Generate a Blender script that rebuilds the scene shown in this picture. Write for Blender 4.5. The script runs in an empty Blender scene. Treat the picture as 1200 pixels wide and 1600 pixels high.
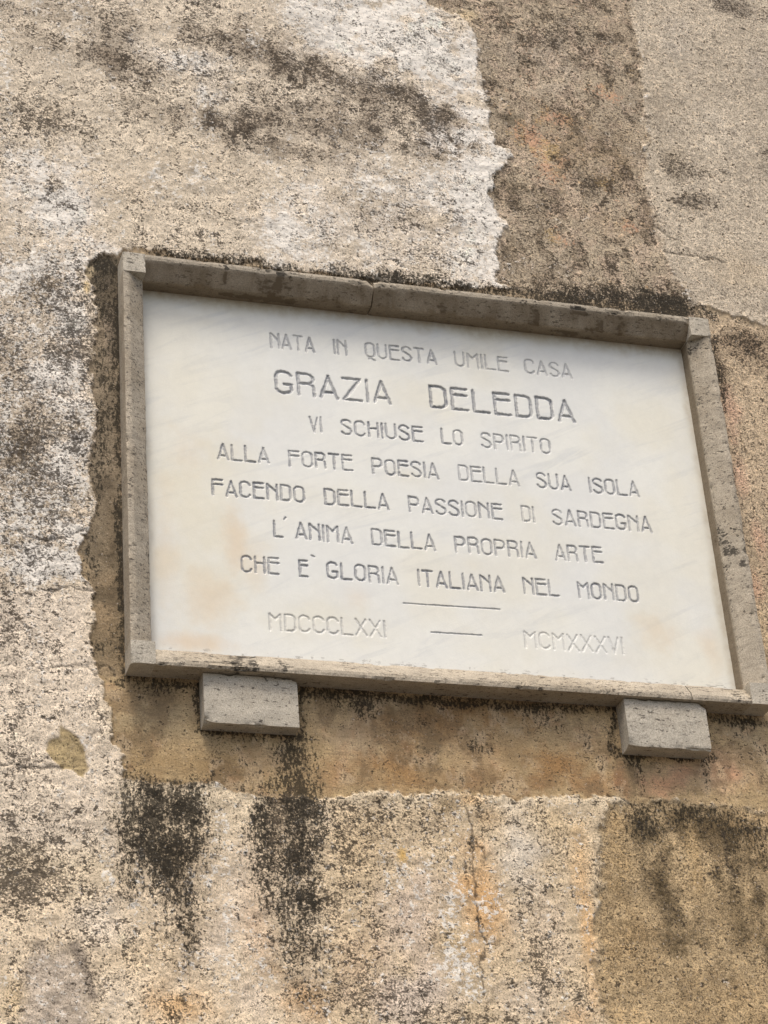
import bpy, bmesh, math, random
import numpy as np
from mathutils import Matrix, Vector

# ------------------------------------------------------------------ camera, sky, sun, exposure
S = bpy.context.scene
C = S.collection
# Wall axes: X to the right, Y into the wall, Z up.  The plaque's top left corner is at X=0, Z=ZP.
PW, PH = 1.4, 1.009                      # outer size of the framed plaque, metres
PB, PT, PT2, PM = 0.0494, 0.0573, 0.0284, -0.0084   # bar width, front, inner lip and marble depth (proud of the wall)
CAMP = (-0.8563, 3.1390, 4.1862)         # camera: right of corner, below corner, in front of the wall
ROT = (-0.5333, -0.2996, 0.0060)
FPX = 3695.4                             # focal length for a 1600 px tall frame
ZP = 1.62 + CAMP[1]

def rodrigues(r):
    r = np.array(r, float); th = np.linalg.norm(r); k = r / th
    K = np.array([[0, -k[2], k[1]], [k[2], 0, -k[0]], [-k[1], k[0], 0]])
    return np.eye(3) + math.sin(th) * K + (1 - math.cos(th)) * K @ K
R3 = rodrigues(ROT)
CP = np.array([CAMP[0], CAMP[1], -CAMP[2]])

def world(x, yd, z):
    """plaque coordinates (right, down, proud of the wall) -> scene"""
    return Vector((x, -z, ZP - yd))

cd = bpy.data.cameras.new('camera'); cam = bpy.data.objects.new('camera', cd); C.objects.link(cam)
def dirw(v): return Vector((v[0], v[2], -v[1]))
rx, dn, fw = dirw(R3[0]), dirw(R3[1]), dirw(R3[2])
M = Matrix((rx, -dn, -fw)).transposed().to_4x4()
M.translation = world(CAMP[0], CAMP[1], CAMP[2])
cam.matrix_world = M
cd.sensor_fit = 'VERTICAL'; cd.sensor_height = 36; cd.sensor_width = 27
cd.lens = 36 * FPX / 1600; cd.clip_end = 500; cd.clip_start = 0.05
S.camera = cam
S.render.resolution_x, S.render.resolution_y = 768, 1024

w = bpy.data.worlds.new('World'); S.world = w; w.use_nodes = True
nt = w.node_tree; sky = nt.nodes.new('ShaderNodeTexSky'); sky.sky_type = 'NISHITA'; sky.sun_disc = False
SUN_EL, SUN_AZ = math.radians(64), math.radians(200)     # azimuth clockwise from +Y
sky.sun_elevation = SUN_EL; sky.sun_rotation = SUN_AZ
sky.air_density = 1.0; sky.dust_density = 4.5; sky.ozone_density = 0.6
bg = nt.nodes['Background']; bg.inputs['Strength'].default_value = 0.135
nt.links.new(sky.outputs[0], bg.inputs[0])
sl = bpy.data.lights.new('sun', 'SUN'); sl.energy = 1.5; sl.angle = math.radians(18); sl.color = (1, .965, .905)
so = bpy.data.objects.new('sun', sl); C.objects.link(so)
sd = Vector((math.sin(SUN_AZ) * math.cos(SUN_EL), math.cos(SUN_AZ) * math.cos(SUN_EL), math.sin(SUN_EL)))
so.rotation_euler = sd.to_track_quat('Z', 'Y').to_euler(); so.location = (-2, -6, 9)
vs = S.view_settings; vs.view_transform = 'Standard'; vs.look = 'None'; vs.gamma = 1; vs.exposure = 0.58

# ------------------------------------------------------------------ helpers
def at(u, v, z=0.0):
    """photo position (1200 x 1600) -> point (right, down) in metres on the plane z proud of the wall"""
    d = R3.T @ np.array([(u - 600) / FPX, (v - 800) / FPX, 1.0])
    k = (-z - CP[2]) / d[2]
    p = CP + k * d
    return p[0], p[1]
PX = 1 / 655.0                            # metres per photo pixel on the wall

_rng = np.random.RandomState(7)
_lat = _rng.rand(8, 256, 256).astype(np.float32)
def vnoise(x, y, seed=0):
    L = _lat[seed % 8]; ox = (seed * 37.7) % 101
    x = x + ox; y = y + ox * 1.7
    xi = np.floor(x); yi = np.floor(y); fx = (x - xi).astype(np.float32); fy = (y - yi).astype(np.float32)
    xi = xi.astype(np.int64) & 255; yi = yi.astype(np.int64) & 255; x1 = (xi + 1) & 255; y1 = (yi + 1) & 255
    fx = fx * fx * (3 - 2 * fx); fy = fy * fy * (3 - 2 * fy)
    a = L[yi, xi] * (1 - fx) + L[yi, x1] * fx
    b = L[y1, xi] * (1 - fx) + L[y1, x1] * fx
    return a * (1 - fy) + b * fy
def fbm(x, y, f, octv=4, seed=0, gain=.5):
    """about -1..1"""
    s = np.zeros(x.shape, np.float32); a = 1.0; t = 0
    for o in range(octv):
        s += a * (vnoise(x * f, y * f, seed + o) * 2 - 1); t += a; a *= gain; f *= 2.03
    return s / t * 1.6
def sm(a, b, x):
    t = np.clip((x - a) / (b - a), 0, 1); return t * t * (3 - 2 * t)
def lin(c):
    return np.array([(v / 255 / 12.92 if v / 255 <= .04045 else ((v / 255 + .055) / 1.055) ** 2.4) for v in c], np.float32)

def mesh_np(name, verts, quads):
    me = bpy.data.meshes.new(name)
    n, q = len(verts), len(quads)
    me.vertices.add(n); me.vertices.foreach_set('co', np.ascontiguousarray(verts, np.float32).ravel())
    me.loops.add(q * 4); me.loops.foreach_set('vertex_index', np.ascontiguousarray(quads, np.int32).ravel())
    me.polygons.add(q)
    me.polygons.foreach_set('loop_start', np.arange(0, q * 4, 4, dtype=np.int32))
    me.update(calc_edges=True); me.validate()
    return me
def link(name, me, mat, parent=None):
    me.materials.append(mat)
    o = bpy.data.objects.new(name, me); C.objects.link(o)
    if parent: o.parent = parent; o.matrix_parent_inverse = Matrix()
    return o
def tag(o, label=None, cat=None, group=None, kind=None):
    for k, v in (('label', label), ('category', cat), ('group', group), ('kind', kind)):
        if v: o[k] = v
    return o

class NT:
    def __init__(s, name):
        s.m = bpy.data.materials.new(name); s.m.use_nodes = True; s.t = s.m.node_tree
        s.b = s.t.nodes['Principled BSDF']
        s.co = s.t.nodes.new('ShaderNodeTexCoord').outputs['Object']
    def n(s, typ, **kw):
        x = s.t.nodes.new(typ)
        for k, v in kw.items(): setattr(x, k, v)
        return x
    def put(s, sock, v):
        if v is None: return
        if isinstance(v, bpy.types.NodeSocket): s.t.links.new(v, sock)
        elif isinstance(v, (tuple, list, np.ndarray)): sock.default_value = tuple(v) if len(v) == len(sock.default_value) else tuple(v) + (1,)
        else: sock.default_value = v
    def math(s, op, a, b=None, c=None, clamp=False):
        x = s.n('ShaderNodeMath', operation=op, use_clamp=clamp)
        for i, v in enumerate((a, b, c)): s.put(x.inputs[i], v)
        return x.outputs[0]
    def noise(s, scale, detail=5, rough=.6, off=(0, 0, 0), stretch=(1, 1, 1), dist=0.0):
        mp = s.n('ShaderNodeMapping'); s.put(mp.inputs[0], s.co); mp.inputs['Location'].default_value = off
        mp.inputs['Scale'].default_value = stretch
        x = s.n('ShaderNodeTexNoise'); s.put(x.inputs['Vector'], mp.outputs[0])
        x.inputs['Scale'].default_value = scale; x.inputs['Detail'].default_value = detail
        x.inputs['Roughness'].default_value = rough; x.inputs['Distortion'].default_value = dist
        return x.outputs[0]
    def voro(s, scale, feature='F1', stretch=(1, 1, 1), off=(0, 0, 0)):
        mp = s.n('ShaderNodeMapping'); s.put(mp.inputs[0], s.co); mp.inputs['Scale'].default_value = stretch
        mp.inputs['Location'].default_value = off
        x = s.n('ShaderNodeTexVoronoi', feature=feature); s.put(x.inputs['Vector'], mp.outputs[0]); x.inputs['Scale'].default_value = scale
        return x.outputs[0]
    def ramp(s, x, a, b, c=0.0, d=1.0, smooth=True):
        m = s.n('ShaderNodeMapRange', interpolation_type='SMOOTHSTEP' if smooth else 'LINEAR')
        for i, v in enumerate((x, a, b, c, d)): s.put(m.inputs[i], v)
        return m.outputs[0]
    def mix(s, f, a, b, blend='MIX'):
        m = s.n('ShaderNodeMix', data_type='RGBA', blend_type=blend)
        s.put(m.inputs[0], f); s.put(m.inputs[6], a); s.put(m.inputs[7], b)
        return m.outputs[2]
    def attr(s, name):
        a = s.n('ShaderNodeAttribute', attribute_name=name); return a
    def sep(s, c):
        x = s.n('ShaderNodeSeparateColor'); s.put(x.inputs[0], c); return x.outputs
    def bump(s, h, strength, dist):
        x = s.n('ShaderNodeBump'); s.put(x.inputs['Height'], h); x.inputs['Strength'].default_value = strength
        x.inputs['Distance'].default_value = dist; s.put(s.b.inputs['Normal'], x.outputs[0])
    def done(s, col, rough=.9, spec=.25):
        s.put(s.b.inputs['Base Color'], col); s.put(s.b.inputs['Roughness'], rough)
        s.b.inputs['Specular IOR Level'].default_value = spec
        return s.m

GAIN = 1.0          # albedo per authored tint

# ------------------------------------------------------------------ ground (below the frame, bounces daylight up the wall)
def ground_material():
    k = NT('paving'); a = k.noise(3, 6, .6); b = k.noise(90, 4, .7)
    c = k.mix(a, (.09, .085, .08), (.14, .13, .115)); c = k.mix(k.math('MULTIPLY', b, .5), c, (.12, .11, .1))
    k.bump(b, .4, .004); return k.done(c, .9)
bm = bmesh.new(); bmesh.ops.create_grid(bm, x_segments=8, y_segments=8, size=200)
me = bpy.data.meshes.new('ground'); bm.to_mesh(me); bm.free()
tag(link('ground', me, ground_material()), kind='structure')

# ------------------------------------------------------------------ the weathered wall
def axis(lo, hi, step, far_lo, far_hi):
    a = np.arange(lo, hi, step); l, h = [lo], [a[-1]]
    d = step
    while l[-1] > far_lo: d *= 1.5; l.append(max(l[-1] - d, far_lo))
    d = step
    while h[-1] < far_hi: d *= 1.5; h.append(min(h[-1] + d, far_hi))
    return np.concatenate([np.array(l[1:][::-1]), a, np.array(h[1:])])
cs = [at(u, v) for u in (0, 1200) for v in (0, 1600)]
xs0, xs1 = min(c[0] for c in cs), max(c[0] for c in cs); ys0, ys1 = min(c[1] for c in cs), max(c[1] for c in cs)
STEP = 0.0027
ax = axis(xs0 - .05, xs1 + .05, STEP, -5, 7); ay = axis(ys0 - .05, ys1 + .05, STEP, -3.2, ZP)
GX, GY = np.meshgrid(ax, ay); X = GX.ravel().astype(np.float32); Y = GY.ravel().astype(np.float32)
N = len(X)

# domain warps so that every patch edge is ragged
W1x, W1y = fbm(X, Y, 9, 5, 1, .55) * .022, fbm(X, Y, 9, 5, 4, .55) * .022
W2x, W2y = fbm(X, Y, 18, 6, 2, .68) * .014, fbm(X, Y, 18, 6, 5, .68) * .014
XA, YA = X + W2x, Y + W2y                # lightly ragged
XB, YB = X + W1x + W2x, Y + W1y + W2y    # strongly ragged
EDG = fbm(X, Y, 75, 4, 2, .65); NB = fbm(X, Y, 22, 5, 3, .62); NC = fbm(X, Y, 6, 4, 6)

def poly(pts, fe=3, rag='a', grow=0):
    """ragged patch mask, fe = edge softness in photo px"""
    x, y = (XA, YA) if rag == 'a' else (XB, YB) if rag == 'b' else (X + .35 * W2x, Y + .35 * W2y)
    p = np.array([at(*q) for q in pts], np.float32); fe *= PX; grow *= PX
    out = np.zeros(N, np.float32); mg = fe + abs(grow) + .06
    sel = np.where((X > p[:, 0].min() - mg) & (X < p[:, 0].max() + mg) & (Y > p[:, 1].min() - mg) & (Y < p[:, 1].max() + mg))[0]
    x, y = x[sel], y[sel]; d2 = np.full(len(sel), 1e9, np.float32); ins = np.zeros(len(sel), bool)
    for i in range(len(p)):
        a, b = p[i], p[(i + 1) % len(p)]; e = b - a
        t = np.clip(((x - a[0]) * e[0] + (y - a[1]) * e[1]) / max(e @ e, 1e-12), 0, 1)
        d2 = np.minimum(d2, (x - a[0] - t * e[0]) ** 2 + (y - a[1] - t * e[1]) ** 2)
        if a[1] != b[1]:
            c = ((a[1] > y) != (b[1] > y)) & (x < (b[0] - a[0]) * (y - a[1]) / (b[1] - a[1]) + a[0]); ins ^= c
    s = np.sqrt(d2) * np.where(ins, 1, -1) + grow + EDG[sel] * (5.0 if rag in 'ab' else 1.5) * PX
    out[sel] = sm(-fe, fe, s); return out
def blob(u, v, ru, rv=None, ang=0, soft=.9, noise=.35, nf=None):
    rv = rv or ru; cx, cy = at(u, v); ca, sa = math.cos(math.radians(ang)), math.sin(math.radians(ang))
    R = max(ru, rv) * PX * 1.9; out = np.zeros(N, np.float32)
    sel = np.where((abs(X - cx) < R) & (abs(Y - cy) < R))[0]
    dx, dy = X[sel] - cx, Y[sel] - cy
    a = (dx * ca + dy * sa) / (ru * PX); b = (-dx * sa + dy * ca) / (rv * PX)
    d = 1 - np.sqrt(a * a + b * b) + (NB[sel] if nf is None else nf[sel]) * noise * .75
    out[sel] = sm(0, soft, d); return out
def line(pts, wd, fe=2, rag='a', rough=.5):
    x, y = (XA, YA) if rag == 'a' else (X, Y)
    p = np.array([at(*q) for q in pts], np.float32); out = np.zeros(N, np.float32); mg = (wd + fe) * PX + .03
    sel = np.where((X > p[:, 0].min() - mg) & (X < p[:, 0].max() + mg) & (Y > p[:, 1].min() - mg) & (Y < p[:, 1].max() + mg))[0]
    x, y = x[sel], y[sel]; d2 = np.full(len(sel), 1e9, np.float32)
    for a, b in zip(p[:-1], p[1:]):
        e = b - a; t = np.clip(((x - a[0]) * e[0] + (y - a[1]) * e[1]) / max(e @ e, 1e-12), 0, 1)
        d2 = np.minimum(d2, (x - a[0] - t * e[0]) ** 2 + (y - a[1] - t * e[1]) ** 2)
    hw = wd * PX * (1 + rough * NB[sel])
    out[sel] = sm(hw + fe * PX, hw - fe * PX * .3, np.sqrt(d2)); return out

tint = np.tile(lin((208, 194, 168)), (N, 1))
SPK = np.full(N, .33, np.float32); GRM = np.zeros(N, np.float32); FLK = np.full(N, .16, np.float32)
OCH = np.zeros(N, np.float32); CRK = np.zeros(N, np.float32); GRT = np.full(N, .5, np.float32); HGT = np.zeros(N, np.float32)
def paint(m, rgb, a=1.0):
    global tint
    k = (m * a)[:, None]; tint = tint * (1 - k) + lin(rgb)[None] * k
def setv(F, m, v, a=1.0): F += (v - F) * m * a
def add(F, m, v): F += m * v

# --- patches of different render -------------------------------------------------
side_sand = poly([(985, -400), (990, 0), (1004, 90), (1010, 200), (1016, 300), (1040, 400), (1085, 478), (1130, 486), (1190, 505), (1700, 620), (2400, 620), (2400, -400)], 9)
brown_top = poly([(640, -400), (668, 8), (712, 22), (742, 52), (752, 78), (748, 108), (760, 140), (768, 190), (772, 225), (798, 236), (800, 248), (782, 262), (764, 300),
                  (778, 330), (796, 352), (780, 380), (772, 440), (900, 500), (1090, 505), (1060, 440), (1040, 400), (1028, 330), (1012, 250), (1006, 150), (1000, 80), (985, -400)], 3)
around = poly([(200, 392), (160, 400), (143, 408), (139, 430), (151, 465), (147, 500), (150, 545), (140, 600), (150, 650), (147, 700), (143, 740), (140, 765), (150, 800), (138, 840), (123, 872), (128, 900),
               (148, 925), (147, 985), (146, 1040), (158, 1075), (170, 1110), (176, 1160), (187, 1180), (186, 1216), (240, 1222), (330, 1218), (395, 1240), (445, 1252), (500, 1252),
               (524, 1246), (552, 1236), (575, 1230), (650, 1240), (740, 1240), (860, 1246), (975, 1252), (990, 1262), (1020, 1248), (1100, 1258), (1300, 1264), (1900, 1280),
               (1900, 620), (1190, 505), (1130, 486), (1090, 480), (600, 440)], 2.5)
low_right = poly([(985, 1258), (955, 1264), (934, 1300), (938, 1340), (930, 1400), (937, 1480), (938, 1560), (952, 1620), (1000, 2200), (2400, 2200), (2400, 1290), (1900, 1280), (1100, 1258), (1020, 1248)], 7)
grey_round = poly([(18, 1640), (30, 1560), (44, 1510), (62, 1478), (80, 1490), (104, 1466), (122, 1486), (136, 1530), (150, 1560), (160, 1640)], 12, 'b')
small_patch = poly([(95, 1134), (110, 1145), (122, 1155), (132, 1175), (137, 1200), (128, 1216), (120, 1212), (114, 1202), (95, 1202), (84, 1192), (71, 1176), (75, 1160), (91, 1152)], 2, 'c')

CL2_ = fbm(X, Y, 40, 4, 1, .6)
old = np.clip(1 - np.maximum.reduce([side_sand, brown_top, around, low_right]), 0, 1)
HGT += old * (.0052 + .002 * CL2_) + side_sand * .002 - small_patch * .002 - grey_round * .001

# uneven weathering everywhere: clouds and vertical run-off
RUN = fbm(X * 6, Y * .8, 5, 5, 2, .6); CLD = fbm(X, Y, 7, 6, 5, .62); CL2 = fbm(X, Y, 28, 5, 0, .6)
add(SPK, np.clip(CLD, 0, 1), .24); add(SPK, np.clip(RUN - .1, 0, 1), .25); add(SPK, np.clip(-CLD, 0, 1), -.16)
add(FLK, np.clip(-CLD - .05, 0, 1), .35); add(FLK, np.clip(-RUN - .1, 0, 1), .3); add(SPK, CL2, .10); add(FLK, CL2, -.10)
# --- old pale plaster: upper left ------------------------------------------------
paint(blob(250, 260, 420, 300, 0, 1), (206, 192, 165), .8)
for u, v, a, b, g, k in ((180, 95, 110, 55, 14, 1.0), (420, 80, 190, 60, 8, .55), (620, 160, 220, 95, 10, .6), (480, 190, 220, 80, 6, .5), (420, 230, 160, 40, 8, .5), (280, 180, 140, 40, 8, .4), (680, 230, 90, 60, 0, .7), (100, 30, 200, 50, 0, .5), (600, 350, 200, 60, 0, .3), (150, 60, 60, 30, 0, .5), (430, 95, 120, 50, 10, .7), (590, 150, 130, 45, 12, .55), (520, 210, 150, 45, 0, .35), (370, 195, 90, 40, -10, .65), (690, 190, 70, 70, 30, .7), (310, 60, 70, 40, 0, .4), (60, 60, 90, 50, 0, .3), (600, 330, 130, 60, 0, .2)):
    m = blob(u, v, a, b, g, 1.0, .6); paint(m, (130, 114, 92), k * .75); add(SPK, m, .34 * k)
for u, v, a, b, k in ((620, 60, 150, 75, 1), (700, 100, 70, 60, .8), (500, 20, 120, 40, .6), (300, 100, 120, 45, .6), (240, 80, 60, 40, .4), (760, 300, 40, 110, .8), (650, 300, 110, 60, .5), (720, 410, 60, 40, .6), (450, 370, 60, 40, .5), (330, 150, 60, 30, .5), (90, 320, 60, 80, .6), (30, 260, 60, 80, .5), (160, 390, 60, 20, .7), (780, 240, 30, 20, 1)):
    m = blob(u, v, a, b, 0, 1.1, .5); paint(m, (226, 219, 206), .6 * k); add(FLK, m, .55 * k); add(SPK, m, .08)
for u, v, a, b in ((60, 190, 80, 110), (200, 300, 140, 60), (300, 250, 130, 60), (400, 330, 120, 40)):
    paint(blob(u, v, a, b, 0, 1.1, .4), (211, 194, 164), .6)
for u, v, a, b, s in ((60, 180, 75, 90, .2), (90, 300, 30, 60, .5), (104, 322, 14, 16, .9), (115, 200, 60, 60, .15), (20, 220, 50, 50, .2), (300, 330, 250, 40, .12), (600, 400, 180, 40, .15)):
    add(SPK, blob(u, v, a, b, 0, 1, .5), s * .8)
# peeling whitewash
for pts, k in (([(430, -200), (640, -60), (655, 20), (735, 70), (750, 150), (775, 235), (800, 250), (780, 270), (764, 300), (780, 350), (790, 380), (772, 446), (735, 440), (742, 380), (722, 320), (735, 262), (690, 235), (735, 190), (690, 130), (600, 105), (500, 60)], .95),
               ([(60, 250), (100, 262), (118, 320), (140, 390), (150, 402), (138, 440), (110, 420), (95, 370), (66, 330), (40, 300)], .7), ([(470, 300), (560, 280), (650, 290), (680, 360), (640, 400), (560, 400), (480, 370)], .35), ([(420, 350), (460, 345), (470, 405), (430, 410)], .5)):
    m = np.clip(poly(pts, 16, 'b') + .55 * poly(pts, 34, 'b', 46), 0, 1) * old * sm(-.65, .35, fbm(X, Y, 26, 5, 7, .65)); paint(m, (235, 226, 210), .92 * k); add(FLK, m, .5 * k); setv(SPK, m, .30, .6 * k); setv(GRT, m, .25)
# left column, heavily flecked
paint(poly([(-700, 380), (130, 380), (150, 900), (-700, 920)], 40, 'b'), (203, 188, 163), .7)
left_col = poly([(-700, 400), (125, 400), (148, 560), (150, 900), (60, 930), (-700, 940)], 30, 'b')
add(SPK, left_col, .16); add(SPK, blob(60, 760, 90, 160, 0, 1.2, .6), .14); add(FLK, left_col, .22)
for u, v, a, b, k in ((30, 700, 50, 120, .95), (20, 560, 40, 60, .6), (70, 460, 50, 70, .7), (100, 770, 45, 60, .5), (20, 850, 60, 50, .4), (60, 620, 50, 40, .4), (125, 690, 25, 60, .6), (10, 960, 25, 90, .8), (30, 1050, 40, 60, .35), (100, 530, 30, 40, .25)):
    m = blob(u, v, a, b, 0, 1.1, .7); paint(m, (134, 118, 90), .7 * k); add(SPK, m, .26 * k)
for u, v, a, b in ((90, 600, 60, 70), (110, 500, 40, 60), (60, 880, 80, 40), (100, 720, 50, 50), (110, 830, 40, 30)):
    m = blob(u, v, a, b, 0, 1, .6); paint(m, (232, 222, 206), .8); add(FLK, m, .45)
# left, below: paler
paint(poly([(-700, 925), (40, 925), (145, 915), (185, 1215), (190, 1330), (-700, 1340)], 25, 'b'), (217, 205, 186), .75)
add(SPK, blob(60, 1000, 80, 50, 0, 1, .5), .1); add(SPK, blob(70, 880, 60, 30, 0, 1, .5), .12)
for u, v, a, b, k in ((30, 1330, 70, 70, .9), (90, 1290, 60, 40, .5), (150, 1270, 60, 40, .35), (20, 1400, 50, 40, .5), (100, 1390, 70, 40, .3), (20, 1180, 30, 20, .3)):
    add(SPK, blob(u, v, a, b, 0, 1, .7), .42 * k)
paint(small_patch, (166, 150, 116)); setv(SPK, small_patch, .22); setv(FLK, small_patch, 0)
# bottom left
paint(poly([(-700, 1380), (190, 1380), (520, 1240), (520, 1620), (500, 2300), (-700, 2300)], 40, 'b'), (214, 198, 172), .8)
for u, v, a, b, c, k in ((370, 1400, 60, 120, (221, 206, 184), .8), (400, 1440, 40, 90, (200, 174, 146), .6), (280, 1570, 70, 50, (199, 164, 118), .75), (200, 1480, 80, 60, (217, 196, 160), .6),
                         (470, 1560, 70, 50, (196, 158, 112), .75), (400, 1570, 40, 40, (219, 206, 189), .6), (180, 1560, 40, 60, (212, 200, 180), .6), (340, 1480, 40, 50, (216, 205, 190), .5), (20, 1560, 30, 50, (207, 184, 142), .6), (160, 1450, 70, 60, (222, 212, 196), .6)):
    paint(blob(u, v, a, b, 0, 1.1, .45), c, k)
paint(grey_round, (172, 161, 146), .85); setv(SPK, grey_round, .3); setv(FLK, grey_round, .3); paint(blob(70, 1530, 30, 40, 0, 1, .7), (196, 184, 166), .6)
paint(line([(120, 1475), (138, 1520), (146, 1560)], 4, 8), (112, 104, 96), .7)
for u, v, a, b, k in ((265, 1330, 90, 120, .5), (455, 1330, 75, 150, .5), (470, 1500, 50, 110, .35), (290, 1460, 40, 90, .4)):
    m = blob(u, v, a * 1.15, b * 1.2, 0, 1.4, .45) * (1 - around); paint(m, (142, 124, 97), min(1, k * 1.4)); add(SPK, m, .20)
# dark mould columns under the patch
for u, v, a, b, k in ((255, 1262, 85, 50, 1.0), (262, 1310, 70, 70, .95), (215, 1300, 50, 90, .7), (250, 1370, 60, 60, .75), (285, 1430, 30, 70, .6), (295, 1490, 16, 50, .45), (215, 1390, 40, 60, .35), (310, 1270, 28, 50, .8),
                      (255, 1245, 90, 28, .6), (300, 1245, 36, 26, .6), (250, 1330, 50, 90, .4), (455, 1320, 58, 150, .42), (470, 1380, 46, 90, .35), (475, 1410, 30, 80, .5), (450, 1265, 58, 65, 1.05), (420, 1290, 38, 80, .8), (480, 1330, 36, 100, 1.0), (455, 1390, 50, 70, .85), (470, 1440, 40, 50, .6), (430, 1420, 35, 50, .5), (455, 1205, 38, 42, .85), (470, 1235, 24, 40, .7), (475, 1550, 60, 26, .42), (285, 1560, 40, 20, .35), (500, 1480, 20, 60, .3), (280, 1590, 40, 14, .4)):
    m = blob(u, v, a, b, 0, 1.15, .6); add(GRM, m, .36 * k); add(SPK, m, .2 * k)
STK = fbm(X * 9, Y * 1.1, 6, 5, 3, .62)
for pts, v0, v1, k in (([(192, 1216), (250, 1222), (334, 1214), (334, 1290), (316, 1350), (308, 1430), (298, 1530), (276, 1530), (262, 1430), (228, 1400), (200, 1330)], 1210, 1520, .80),
                       ([(398, 1238), (436, 1196), (452, 1150), (478, 1160), (500, 1232), (518, 1290), (510, 1400), (506, 1480), (492, 1600), (440, 1600), (430, 1470), (404, 1380), (394, 1300)], 1150, 1620, .82)):
    ya, yb_ = at(350, v0)[1], at(350, v1)[1]; fd = np.clip(1 - (Y - ya) / (yb_ - ya), 0, 1)
    add(GRM, poly(pts, 26, 'b') * (.12 + .88 * fd ** .8), 1.0 * k * np.clip(.72 + .55 * STK, .1, 1.2))
GRM *= 1 - .85 * blob(436, 1295, 17, 85, 0, .7, .5)
for u, v, a, b in ((300, 1400, 200, 220), (480, 1420, 90, 220)):
    add(SPK, blob(u, v, a, b, 0, 1.1, .5), .06)
# bottom middle
mid = poly([(505, 1255), (935, 1255), (940, 1620), (960, 2300), (505, 2300)], 20, 'b') * (1 - low_right)
paint(mid, (202, 184, 154), .8); add(SPK, mid, .03)
for u, v, a, b, c, k in ((560, 1330, 70, 80, (193, 174, 142), .6), (650, 1440, 80, 120, (207, 191, 172), .8), (640, 1560, 100, 60, (209, 196, 180), .8), (560, 1500, 50, 100, (196, 172, 144), .5), (750, 1410, 48, 110, (209, 171, 124), .9), (730, 1330, 40, 50, (180, 152, 116), .6),
                         (815, 1340, 55, 100, (212, 204, 188), .85), (850, 1450, 60, 90, (212, 196, 172), .7), (916, 1440, 20, 150, (219, 186, 142), .95), (905, 1330, 26, 50, (212, 182, 140), .6), (628, 1338, 13, 18, (207, 170, 96), .9), (700, 1262, 30, 22, (158, 140, 110), .8), (760, 1280, 40, 24, (162, 140, 108), .7), (595, 1250, 60, 12, (136, 122, 98), .7),
                         (735, 1250, 26, 14, (212, 182, 140), .8), (860, 1290, 60, 40, (200, 180, 144), .5), (700, 1470, 40, 40, (205, 182, 140), .5), (820, 1560, 90, 50, (211, 197, 176), .7), (900, 1590, 40, 20, (214, 184, 146), .6)):
    paint(blob(u, v, a, b, 0, 1.0, .45), c, k)
for u, v, a, b, s in ((640, 1280, 160, 50, .2), (560, 1400, 60, 120, .1), (840, 1400, 70, 120, .08), (745, 1590, 60, 14, .4), (600, 1500, 100, 100, .06), (690, 1385, 16, 150, .1), (540, 1540, 60, 60, .15)):
    add(SPK, blob(u, v, a, b, 0, 1, .6), s)
# --- brown worn patch, top middle -------------------------------------------------
bt = brown_top * (1 - side_sand)
paint(bt, (178, 162, 134)); setv(SPK, bt, .44); setv(FLK, bt, .34); setv(GRT, bt, .9)
for u, v, a, b, c, k in ((880, 220, 140, 120, (150, 130, 98), .75), (960, 260, 70, 90, (146, 124, 90), .5), (850, 90, 120, 70, (172, 158, 137), .7), (960, 60, 60, 80, (150, 134, 110), .6), (860, 140, 90, 30, (182, 168, 146), .5), (798, 185, 45, 34, (104, 94, 72), .85), (795, 300, 34, 50, (128, 112, 82), .6), (860, 320, 90, 50, (156, 136, 104), .4), (1010, 330, 24, 60, (128, 104, 78), .6), (880, 390, 130, 40, (188, 172, 142), .85), (800, 400, 30, 60, (128, 112, 84), .6), (950, 350, 80, 40, (176, 154, 122), .6), (985, 40, 14, 100, (110, 98, 80), .6), (730, 25, 34, 16, (212, 190, 146), .9), (690, 0, 40, 26, (120, 104, 84), .6)):
    paint(blob(u, v, a, b, 0, 1.0, .5) * bt, c, k)
for u, v, a, b, k in ((940, 140, 60, 50, .8), (930, 70, 40, 40, .5), (830, 220, 60, 70, .8), (945, 290, 30, 50, 1.0), (860, 270, 60, 60, .6), (865, 370, 40, 40, .6), (900, 190, 90, 60, .5), (990, 120, 20, 50, .4), (780, 150, 20, 40, .4), (980, 360, 30, 30, .4)):
    add(OCH, blob(u, v, a, b, 0, 1, .5) * bt, .9 * k)
for u, v, a, b in ((830, 330, 60, 60), (940, 290, 60, 40), (880, 60, 120, 40), (1000, 300, 20, 80)): add(SPK, blob(u, v, a, b, 0, 1, .6) * bt, .2)
# --- sandy render, right -----------------------------------------------------------
paint(side_sand, (184, 171, 147)); setv(SPK, side_sand, .34); setv(FLK, side_sand, .30); setv(GRT, side_sand, 1.0)
for u, v, a, b, c, k in ((1150, 10, 90, 50, (140, 128, 110), .7), (1060, 70, 50, 90, (190, 180, 162), .5), (1120, 200, 60, 100, (191, 180, 158), .5), (1050, 250, 40, 60, (156, 142, 116), .6), (1190, 100, 40, 60, (158, 148, 132), .5), (1150, 420, 90, 60, (189, 172, 142), .8), (1080, 320, 50, 30, (152, 136, 112), .45), (1030, 170, 26, 60, (168, 154, 130), .5)):
    paint(blob(u, v, a, b, 0, 1.1, .5) * side_sand, c, k)
for u, v, a, b, s in ((1150, 10, 90, 50, .3), (1060, 260, 60, 40, .3), (1090, 310, 60, 20, .3), (1130, 270, 18, 10, .4), (1070, 320, 40, 10, .4), (1200, 240, 20, 14, .4), (1100, 400, 50, 10, .3)):
    add(SPK, blob(u, v, a, b, 10, 1, .6) * side_sand, s)
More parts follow.
